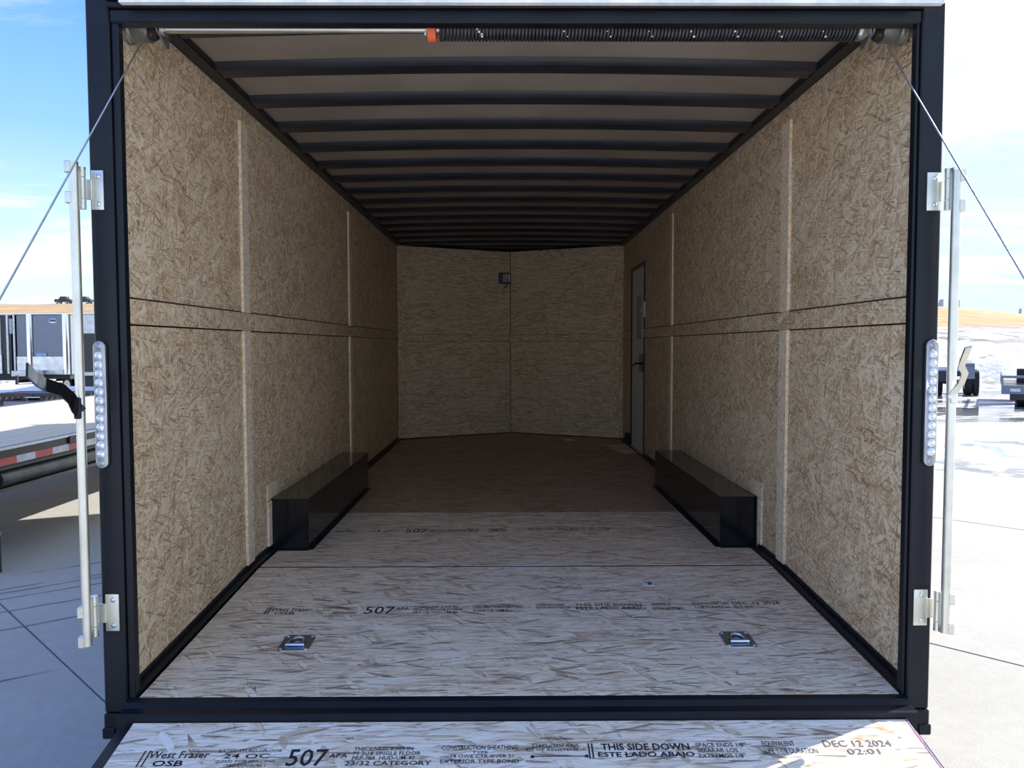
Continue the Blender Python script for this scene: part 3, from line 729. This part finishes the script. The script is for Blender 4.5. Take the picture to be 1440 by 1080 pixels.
# ------------------------------------------------------------------ lock bars on the posts
def lockbar(s, X, ztop, zbot, plates, label):
    t = thing('lock_bar', label, 'lock bar', (X, -.07, zbot), 'lock bars on the rear posts')
    Y = -.066
    B().tube([(X, Y, zbot), (X, Y, ztop)], .0135, 14).obj('bar', 'zinc', t)
    for (x0, x1, z0, z1) in plates:
        hp = B().box(x0, x1, -.006, -.0005, z0, z1, .0025, seg=2).obj('hinge_plate', 'zinc', t)
        xe = x0 if s < 0 else x1; zm = (z0+z1)/2
        xk = X-s*.006
        a0, a1 = sorted((xe-s*.004, xk))
        B().box(a0, a1, -.012, -.006, zm-.030, zm+.030, .001).obj('hinge_strap', 'zinc', t)
        for za, zb in ((zm-.062, zm-.033), (zm-.031, zm+.031), (zm+.033, zm+.062)):
            B().tube([(xk, -.034, za), (xk, -.034, zb)], .0115, 12).obj('hinge_knuckle', 'zinc', t)
        B().box(*sorted((xk-.004, xk+.004)), -.066, -.036, zm-.060, zm+.060, .001).obj('bar_carrier', 'zinc', t)
        for zz_ in (z0+.018, z1-.018): B().dome(((x0+x1)/2+.003, -.006, zz_), .0085, (0, -1, 0), .45, 10, 3).obj('bolt', 'zinc_bolt', t)
    for zc in (ztop-.016, ztop-.105, zbot+.105, zbot+.014):
        B().box(*sorted((X+s*.004, X+s*.021)), Y-.016, Y+.004, zc-.017, zc+.017, .002).obj('cam_lug', 'zinc', t)
    return t
tl = lockbar(-1, -1.303, 2.160, .715, [(-1.285, -1.248, 2.031, 2.149), (-1.278, -1.236, .737, .853)], 'zinc plated vertical lock bar with black handle on the left post')
tr = lockbar(1, 1.299, 2.135, .745, [(1.244, 1.287, 2.027, 2.142), (1.234, 1.277, .744, .858)], 'zinc plated vertical lock bar on the right post')
b = B().strip([at(114, 580, Y=-.085), at(108, 574, Y=-.092), at(101, 561, Y=-.11), at(88, 549, Y=-.145), at(76, 545, Y=-.19), at(63, 541, Y=-.24), at(51, 533, Y=-.32), at(38, 520, Y=-.42)], .036, .006, (0, 0, 1))
b.obj('handle', 'black_gloss', tl, False)
B().box(-1.312, -1.292, -.090, -.078, 1.405, 1.468, .003).obj('handle_bracket', 'black_paint', tl, False)
B().dome((-1.303, -.092, 1.435), .006, (0, -1, 0), .6, 8, 2).obj('bolt', 'zinc_bolt', tl)
b = B().strip([at(1336, 560, Y=-.085), at(1343, 550, Y=-.09), at(1352, 538, Y=-.10), at(1357, 525, Y=-.13), at(1352, 515, Y=-.16), at(1354, 508, Y=-.19), at(1362, 488, Y=-.26)], .018, .006, (1, -.3, .35))
b.obj('handle', 'zinc', tr, False)
B().box(1.288, 1.308, -.088, -.078, 1.445, 1.48, .003).obj('handle_bracket', 'zinc', tr, False)

# ------------------------------------------------------------------ light strips
for s, X, lab in ((-1, -1.272, 'clear oval light strip on the left post beside the lock bar'), (1, 1.270, 'clear oval light strip on the right post beside the lock bar')):
    z0, z1 = 1.245, 1.637
    t = thing('light_strip', lab, 'light', (X, -.01, z0), 'light strips on the rear posts')
    def stad(r, h):
        out = []
        for k in range(9): q = PI*k/8; out.append((X+r*math.cos(q), z1-.020+r*math.sin(q)))
        for k in range(9): q = PI+PI*k/8; out.append((X+r*math.cos(q), z0+.020+r*math.sin(q)))
        return [Vector((x, h, z_)) for x, z_ in out]
    B().loft([stad(.0205, -.0005), stad(.0205, -.006), stad(.019, -.008)]).obj('gasket', 'black_rubber', t)
    B().loft([stad(.0185, -.0082), stad(.0185, -.012), stad(.016, -.014)]).obj('reflector_base', 'led_base', t)
    n_ = 12; zz_ = [z0+.046+(z1-z0-.092)*k/(n_-1) for k in range(n_)]
    dm = B().dome((0, 0, 0), .0140, (0, -1, 0), .6, 9, 3).mesh('lens_cell', False); dm.materials.append(MATS['lens'])
    dc = B().dome((0, 0, 0), .0042, (0, -1, 0), .7, 8, 2).mesh('led_chip', False); dc.materials.append(MATS['led_chip'])
    for z_ in zz_:
        oc = bpy.data.objects.new('led_chip', dc); link(oc, t); oc.location = (X, -.0205, z_)
        o = bpy.data.objects.new('lens_cell', dm); link(o, t); o.location = (X, -.014, z_)
    for z_ in (z0+.017, z1-.017): B().dome((X, -.014, z_), .009, (0, -1, 0), .4, 8, 2).obj('end_screw', 'led_base', t)

# ------------------------------------------------------------------ control box on the nose wall, scraps on the floor
yb = half(-.05)-.002
t = thing('control_box', 'small black box with grey label high on the nose wall', 'electrical box', (-.05, yb, 2.33))
B().box(-.125, .012, yb-.075, yb-.008, 2.335, 2.455, .006).obj('housing', 'black_paint', t)
B().box(-.075, -.022, yb-.0775, yb-.0755, 2.352, 2.438).obj('label_plate', 'grey_label', t, False)
B().box(-.012, .003, yb-.0775, yb-.0755, 2.352, 2.438).obj('label_plate', 'white_metal', t, False)
B().box(-.066, -.052, yb-.079, yb-.0778, 2.412, 2.426).obj('label_mark', 'black_ink', t, False)
for k in range(3): B().box(-.066, -.034, yb-.0785, yb-.0778, 2.362+.013*k, 2.367+.013*k).obj('label_mark', 'black_ink', t, False)
B().tube([(-.03, yb-.04, 2.336), (-.03, yb-.04, 2.31), (-.045, yb-.035, 2.292), (-.07, yb-.03, 2.29)], .006, 8).obj('cable', 'black_rubber', t)
def scrap(px, py, w_, l_, rot, mat, label, cat='litter'):
    p = at(px, py, Z=ZF); Mx = Matrix.Translation(p+Vector((0, 0, .001))) @ Matrix.Rotation(rot, 4, 'Z')
    b = B().poly([(-l_/2, -w_/2, 0), (l_*.1, -w_*.4, 0), (l_/2, -w_/2, .004), (l_*.45, w_*.4, .004), (-l_*.1, w_/2, 0), (-l_/2, w_*.3, 0)], (0, 0, .0015))
    tag(b.obj('paper_scrap', mat, None, False, Mx), label, cat)
scrap(800, 619, .16, .10, .3, 'paper_white', 'crumpled white scrap on the brown floor near the nose wall')
scrap(826, 621, .05, .20, .05, 'grey_label', 'grey paper strip on the brown floor beside the white scrap')
scrap(637, 620, .10, .09, .6, 'green_scrap', 'pale green scrap on the floor at the left of the nose wall')
scrap(835, 631, .10, .09, .1, 'grey_label', 'faint grey scrap on the floor near the side door')

# ------------------------------------------------------------------ flatbed trailer parked on the left
t = thing('flatbed_trailer', 'flatbed trailer with wooden deck and red and white tape, left of the trailer', 'trailer', (-4.9, 7, 0))
ZD = .89; n_ = 14; x0, x1 = -6.12, -3.70; pw = (x1-x0)/n_
pm = B().box(-pw/2+.003, pw/2-.003, -4.7, 4.7, -.04, 0, .003).mesh('deck_plank', False); pm.materials.append(MATS['deck_plank'])
for k in range(n_):
    o = bpy.data.objects.new('deck_plank', pm); o.location = (x0+pw*(k+.5), 3.06+4.7, ZD+random.uniform(-.002, .002)); link(o, t)
for x, s in ((-3.655, 1), (-6.165, -1)):
    b = B().box(x-.035, x+.035, 3.04, 12.46, .755, ZD+.004, .006)
    b.obj('side_rail', 'flatbed_black', t, False)
B().box(-3.622, -3.612, 3.04, 12.46, ZD-.012, ZD+.006, .002).obj('rail_edge', 'galvanised', t, False)
for x in (-3.70, -6.1):
    B().box(x-.06, x+.06, 3.1, 12.4, .735, .755).box(x-.012, x+.012, 3.1, 12.4, .60, .735).box(x-.06, x+.06, 3.1, 12.4, .575, .60).obj('frame_beam', 'flatbed_beam', t, False)
B().tube([(-3.665, 3.12, .665), (-3.665, 12.3, .665)], .052, 12).obj('roll_tube', 'flatbed_beam', t)
y = 3.055; k = 0
while y < 7.5:
    y1 = y+.225
    B().box(-3.6195, -3.6175, y, y1, .770, .822).obj('reflective_tape', 'tape_red' if k % 2 == 0 else 'tape_white', t, False); y = y1; k += 1
for yy in (4.0, 5.5, 7.0, 8.5): B().box(-3.62, -3.605, yy-.05, yy+.05, .825, .885, .003).obj('stake_pocket', 'flatbed_black', t, False)
B().box(-6.2, -3.62, 2.98, 3.05, .58, ZD, .006).obj('end_beam', 'flatbed_black', t, False)
B().box(-3.75, -3.66, 3.06, 3.14, 0.0, .60, .004).obj('support_leg', 'flatbed_black', t, False); B().box(-6.14, -6.05, 3.06, 3.14, 0.0, .60, .004).obj('support_leg', 'flatbed_black', t, False)
for i in range(12):   # safety chain hanging at the near corner
    z_ = .80-.045*i; a = 0 if i % 2 else PI/2
    pts = [Vector((-3.60+.012*math.cos(q)*math.cos(a), 3.02+.012*math.cos(q)*math.sin(a), z_+.026*math.sin(q))) for q in [2*PI*j/10 for j in range(11)]]
    B().tube(pts, .004, 5).obj('chain_link', 'galvanised', t)
def wheel(c, r, w_, parent, ax=(1, 0, 0)):
    c = Vector(c); ax = Vector(ax)
    tw = B().tube([c-ax*w_/2, c-ax*w_*.42, c+ax*w_*.42, c+ax*w_/2], [r*.86, r, r, r*.86], 24).obj('tyre', 'tyre', parent)
    B().tube([c-ax*(w_/2+.004), c+ax*(w_/2+.004)], r*.55, 16).obj('wheel_hub', 'galvanised', parent)
for x in (-5.75, -4.1):
    for yy in (9.0, 9.9): wheel((x, yy, .36), .36, .22, t)
for yy in (9.0, 9.9): B().tube([(-5.75, yy, .36), (-4.1, yy, .36)], .05, 8).obj('axle', 'flatbed_black', t)

# low snow covered trailer behind it, black ramp lying on it
t = thing('snowy_trailer', 'low trailer deck covered with snow behind the wooden flatbed', 'trailer', (-13, 14.5, 0))
b = B(); gx, gy = 40, 14; vs = [[b.bm.verts.new((-18+9.2*i/gx, 12.4+4.8*j/gy, .64+.07*mn.noise(Vector((i*.3, j*.4, 4))))) for i in range(gx+1)] for j in range(gy+1)]
for j in range(gy):
    for i in range(gx): b.bm.faces.new((vs[j][i], vs[j][i+1], vs[j+1][i+1], vs[j+1][i]))
b.obj('snow_cover', 'snow', t)
B().box(-18.05, -8.78, 12.35, 17.25, .42, .60, .01).obj('deck_frame', 'flatbed_black', t, False)
for x in (-16, -10):
    for yy in (13, 16.6): wheel((x, yy, .33), .33, .2, t, (0, 1, 0))
t = thing('folded_ramp', 'black steel ramp rack standing just past the wooden flatbed', 'ramp', (-7.9, 11, 0))
for k in range(5): B().box(-8.60, -7.00, 10.6+.16*k, 10.68+.16*k, .775, .835, .004).obj('ramp_slat', 'flatbed_black', t, False)
for x in (-8.57, -7.8, -7.03): B().box(x-.03, x+.03, 10.58, 11.34, .705, .775, .004).obj('ramp_rail', 'flatbed_black', t, False)
for x in (-8.5, -7.1):
    for yy in (10.65, 11.2): B().box(x-.04, x+.04, yy, yy+.08, 0, .705, .004).obj('ramp_leg', 'flatbed_black', t, False)
B().box(-8.42, -7.45, 10.56, 10.59, .56, .70, .004).obj('steel_plate', 'trailer_grey', t, False)
B().box(-8.25, -7.95, 10.575, 10.598, .785, .815, .004).obj('red_reflection', 'car_red', t, False)  # red block stands in for a red reflection on the black ramp

# ------------------------------------------------------------------ enclosed trailers at the back left
def px_x(px, d): return CAM.x+(px-714)/1090*d
def px_z(py, d): return CAM.z-(py-487.5)/1090*d
D = 23.0
t = thing('cargo_trailer', 'grey enclosed cargo trailer with chrome corners and round emblem', 'trailer', (px_x(70, D), D-2.377+2, 0))
y0 = D-2.377; zt, zb, zm = px_z(441, D), px_z(527, D), px_z(502, D)
xa, xb_, xc, xd, xe = (px_x(p, D) for p in (28, 43, 52, 92, 104))
B().box(xa+.02, xe-.02, y0+.06, y0+5, zb, zt-.03).obj('body', 'trailer_grey', t, False)
B().box(xc, xd, y0, y0+.06, zm, zt-.06, .004).obj('front_panel', 'trailer_grey', t, False)
B().box(xa, xb_, y0+.03, y0+.06, zm, zt-.06, .004).obj('side_panel', 'trailer_grey', t, False)
B().tube([(xb_+.08, y0+.02, zb), (xb_+.08, y0+.02, zt-.04)], .10, 12).obj('corner_cap', 'chrome', t)
B().tube([(xd+.10, y0+.02, zb), (xd+.10, y0+.02, zt-.04)], .10, 12).obj('corner_cap', 'chrome', t)
B().box(xc-.02, xd+.02, y0-.02, y0, zb, zm, .004).obj('stone_guard', 'diamond_plate', t, False)
B().box(xa, xb_, y0+.0, y0+.03, zb, zm, .004).obj('stone_guard', 'diamond_plate', t, False)
B().box(xa-.02, xe+.02, y0-.04, y0+5.05, zt-.05, zt, .01).obj('roof_rail', 'chrome', t, False)
ex, ez = px_x(80, D), px_z(453, D)
em = B(); em.poly([(ex+.13*math.cos(PI*k/10), y0-.004, ez+.11*math.sin(PI*k/10)) for k in range(11)], (0, -.006, 0)); em = em.obj('emblem', 'emblem_blue', t, False)
B().poly([(ex-.12, y0-.010, ez), (ex-.03, y0-.010, ez+.055), (ex+.02, y0-.010, ez+.03), (ex+.06, y0-.010, ez+.05), (ex+.12, y0-.010, ez)], (0, -.004, 0)).obj('emblem_mountain', 'trailer_black', em, False)
B().poly([(ex+.12*math.cos(PI+PI*k/8), y0-.004, ez+.05*math.sin(PI+PI*k/8)) for k in range(9)], (0, -.006, 0)).obj('emblem_band', 'trailer_white', em, False)
B().box(px_x(56, D), px_x(70, D), y0-.03, y0-.021, px_z(502, D), px_z(497, D)).obj('name_plate', 'emblem_blue', t, False)
B().box(px_x(36, D), px_x(67, D), y0-.55, y0-.03, px_z(527, D)-.04, px_z(521, D), .01).obj('tongue_box', 'diamond_plate', t, False)
B().tube([(xa+.4, y0, .55), ((xa+xe)/2, y0-1.3, .55), (xe-.3, y0, .55)], .05, 8).obj('tongue', 'flatbed_black', t)
B().tube([((xa+xe)/2, y0-1.3, 0), ((xa+xe)/2, y0-1.3, .8)], .04, 8).obj('jack', 'flatbed_black', t)
for x in (xa+.1, xe-.1):
    for yy in (y0+2.2, y0+3.1): wheel((x, yy, .34), .34, .2, t)
B().box(xa+.1, xe-.1, y0+.1, y0+4.9, zb-.14, zb).obj('chassis', 'flatbed_black', t, False)
D = 23.0; y0 = D-2.377
t = thing('cargo_trailer', 'black enclosed trailer with white edge strips at the far left', 'trailer', (px_x(-10, D), y0+2, 0))
xa, xe = px_x(-60, D), px_x(26, D); zt, zb = px_z(442, D), px_z(526, D)
B().box(xa, xe-.1, y0, y0+5, zb, zt-.04).obj('body', 'trailer_black', t, False)
for p0, p1 in ((5, 7.2), (15.5, 18), (25, 27)): B().box(px_x(p0, D), px_x(p1, D), y0-.04, y0, zb, zt-.04, .004).obj('edge_strip', 'trailer_white', t, False)
B().box(px_x(-50, D), px_x(9, D), y0-.06, y0, zb, px_z(499, D), .01).obj('stone_guard', 'diamond_plate', t, False)
B().box(xa-.02, px_x(27, D), y0-.05, y0+5.05, zt-.045, zt, .01).obj('roof_rail', 'trailer_white', t, False)
B().box(px_x(20, D), px_x(24, D), y0-.05, y0, px_z(470, D), px_z(449, D), .01).obj('side_marker', 'haze_grey', t, False)
for x in (xa+.2, xe-.2):
    for yy in (y0+1., y0+3.1): wheel((x, yy, .34), .34, .2, t)
B().box(xa+.1, xe-.1, y0+.1, y0+4.9, zb-.2, zb).obj('chassis', 'flatbed_black', t, False)
D = 15.5; y0 = D-2.377
t = thing('cargo_trailer', 'white topped trailer with black lower half beside the left post', 'trailer', (-6.8, y0+3, 0))
D2 = y0+2.377; xa, xe = -8.62, -5.4; zt, zm, zb = px_z(441, D2), px_z(470, D2), px_z(527, D2)
B().box(xa, xe, y0, y0+6.5, zm, zt-.03, .01).obj('upper_body', 'trailer_white', t, False)
B().box(xa, xe, y0+.01, y0+6.5, zb, zm, .01).obj('lower_body', 'trailer_black', t, False)
B().box(xa-.02, xe+.02, y0-.03, y0+6.5, zt-.03, zt, .008).obj('roof_rail', 'chrome', t, False)
B().box(xa, xe, y0-.05, y0+.01, zb-.03, zb+.05, .008).obj('bumper', 'galvanised', t, False)
for x in (xa+.15, xe-.15):
    for yy in (y0+2.2, y0+3.1): wheel((x, yy, .34), .34, .2, t)
B().box(xa+.1, xe-.1, y0+.1, y0+6.3, zb-.25, zb-.03).obj('chassis', 'flatbed_black', t, False)

# ------------------------------------------------------------------ vehicles and masts on the ridge
def pickup(px, py, d, L_, mat, label):
    x, zg = px_x(px, d), hz(px_x(px, d), d)-.05; y = d-2.377
    t = thing('parked_vehicle', label, 'vehicle', (x, y, zg))
    B().box(x-L_/2, x+L_/2, y-.9, y+.9, zg+.45, zg+1.15, .12, seg=2).obj('body', mat, t)
    b = B(); b.poly([(x-L_*.22, y-.8, zg+1.13), (x-L_*.12, y-.8, zg+1.75), (x+L_*.22, y-.8, zg+1.75), (x+L_*.34, y-.8, zg+1.13)], (0, 1.6, 0)); b.obj('cabin', 'glass_dark', t, False)
    B().box(x-L_*.13, x+L_*.23, y-.82, y+.82, zg+1.72, zg+1.80, .02).obj('roof', mat, t, False)
    for dx in (-.32, .32):
        for dy in (-.8, .8): wheel((x+L_*dx, y+dy, zg+.36), .36, .22, t, (0, 1, 0))
pickup(96, 425, 196, 3.8, 'car_red', 'dark red vehicle parked on the grassy ridge beyond the left post')
pickup(123, 424, 196, 4.6, 'car_teal', 'dark teal vehicle parked on the grassy ridge by the left post')
def silo(px, w_, top, d, label, masts=()):
    x = px_x(px, d); zg = hz(x, 200)-.5; y = d-2.377
    t = thing('ridge_building', label, 'building', (x, y, zg))
    ww = w_/1090*d; zt = px_z(top, d)
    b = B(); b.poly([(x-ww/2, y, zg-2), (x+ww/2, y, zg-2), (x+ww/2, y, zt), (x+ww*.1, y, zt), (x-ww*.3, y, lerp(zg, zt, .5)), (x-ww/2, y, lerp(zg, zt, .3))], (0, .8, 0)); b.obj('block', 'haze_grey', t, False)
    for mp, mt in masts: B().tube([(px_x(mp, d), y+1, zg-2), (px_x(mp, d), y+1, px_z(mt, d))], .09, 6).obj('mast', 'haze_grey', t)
silo(1347.5, 7, 425, 215, 'hazy grey building with two masts on the ridge past the right lock bar', ((1345, 414), (1350.5, 414)))
silo(1324, 8, 424, 215, 'hazy grey building on the ridge between right post and lock bar')
silo(1437.5, 2.5, 437, 230, 'faint grey mast on the ridge at the right edge')

# ------------------------------------------------------------------ trailers at the right
D = 24; y0 = D-2.377
t = thing('snowy_flatbed', 'black trailer with fenders and dual wheels by the snow bank', 'trailer', (px_x(1375, D), y0, 0)); t.rotation_euler.z = -.5
xl, xr = px_x(1318, D), px_x(1382, D)
B().box(xl, xr-.35, y0, y0+6, .62, .78, .01).obj('deck', 'flatbed_black', t, False)
B().box(xl+.03, xr-.4, y0+.05, y0+5.9, .78, .93, .06, seg=2).obj('snow_cover', 'snow', t)
B().box(px_x(1362, D), px_x(1375, D), y0-.05, y0+3.0, .95, 1.04, .02).box(px_x(1362, D), px_x(1375, D), y0-.05, y0+.0, .55, .95, .01).obj('fender', 'trailer_grey', t, False)
B().box(px_x(1318, D), px_x(1341, D), y0-.06, y0, .45, .78, .01).obj('end_beam', 'flatbed_black', t, False)
B().box(px_x(1340, D), px_x(1345, D), y0-.09, y0-.06, .52, .86, .01).obj('stake_post', 'flatbed_black', t, False)
for xx in (1368.5, 1378.5):
    for yy in (y0+.75, y0+1.9): wheel((px_x(xx, D), yy, .40), .40, .20 if xx < 1375 else .16, t)
for yy in (y0+.75, y0+1.9): wheel((xl+.3, yy, .40), .40, .20, t); B().tube([(xl+.3, yy, .4), (xr-.2, yy, .4)], .05, 8).obj('axle', 'flatbed_black', t)
D = 20; y0 = D-2.377
t = thing('utility_trailer', 'dark open utility trailer with white plate at the right edge', 'trailer', (px_x(1414, D), y0, 0)); t.rotation_euler.z = -.56
xl, xr = px_x(1413.5, D), px_x(1413.5, D)+2.1
z1, z2, z3 = px_z(533, D), px_z(545, D), px_z(553, D)
B().tube([(xl+.03, y0, z3), (xl+.03, y0, z1), (xr, y0, z1), (xr, y0, z3)], .035, 8).obj('end_rail', 'trailer_grey', t)
B().box(xl, xr, y0-.03, y0+.06, z3-.08, z2, .01).obj('end_beam', 'trailer_grey', t, False)
B().box(px_x(1424, D), px_x(1436, D), y0-.04, y0-.031, px_z(553.5, D), px_z(549.5, D)).obj('plate', 'trailer_white', t, False)
B().box(xl, xr, y0, y0+4, z2-.06, z2, .01).obj('deck', 'flatbed_beam', t, False)
for x in (xl+.03, xr):
    B().tube([(x, y0, z1), (x, y0+4, z1)], .03, 8).obj('side_rail', 'trailer_grey', t)
    for yy in (1.3, 2.6, 3.95): B().tube([(x, y0+yy, z2), (x, y0+yy, z1)], .025, 6).obj('rail_post', 'trailer_grey', t)
B().box(px_x(1424, D), xr-.2, y0+.0, y0+.5, .18, z3-.06, .01).obj('tool_tray', 'flatbed_black', t, False)
B().box(px_x(1433, D), px_x(1433, D)+.7, y0+1.0, y0+1.6, z2, px_z(523, D), .04, seg=2).obj('spare_box', 'tyre', t)
for x in (xl+.45, xr-.3): wheel((x, y0+.6, .30), .30, .2, t); wheel((x, y0+2.2, .30), .30, .2, t)

# ploughed snow ridge on the yard, right
def ridge(x0, x1, yc, wd, ht, seed, label):
    b = B(); gx, gy = 70, 14; vs = []
    for j in range(gy+1):
        row = []
        for i in range(gx+1):
            u, v = i/gx, j/gy; x = x0+(x1-x0)*u; y = yc+wd*(v-.5)+.5*mn.noise(Vector((x*.5, seed, 0)))
            e = max(0, math.sin(PI*v))*max(0, math.sin(PI*u))**.5; h = ht*e*(.35+.9*abs(mn.fractal(Vector((x*1.3, y*1.3, seed)), 1., 2., 4)))
            row.append(b.bm.verts.new((x, y, h-.03+.03*min(1, e*4))))
        vs.append(row)
    for j in range(gy):
        for i in range(gx): b.bm.faces.new((vs[j][i], vs[j][i+1], vs[j+1][i+1], vs[j+1][i]))
    tag(b.obj('snow_ridge', 'snow'), label, 'snow')
ridge(4.6, 12, 8.9, .9, .18, 3, 'low ploughed snow ridge on the concrete right of the trailer')
ridge(5.5, 14, 12.2, 1.2, .12, 8, 'thin far snow ridge on the wet concrete at right')
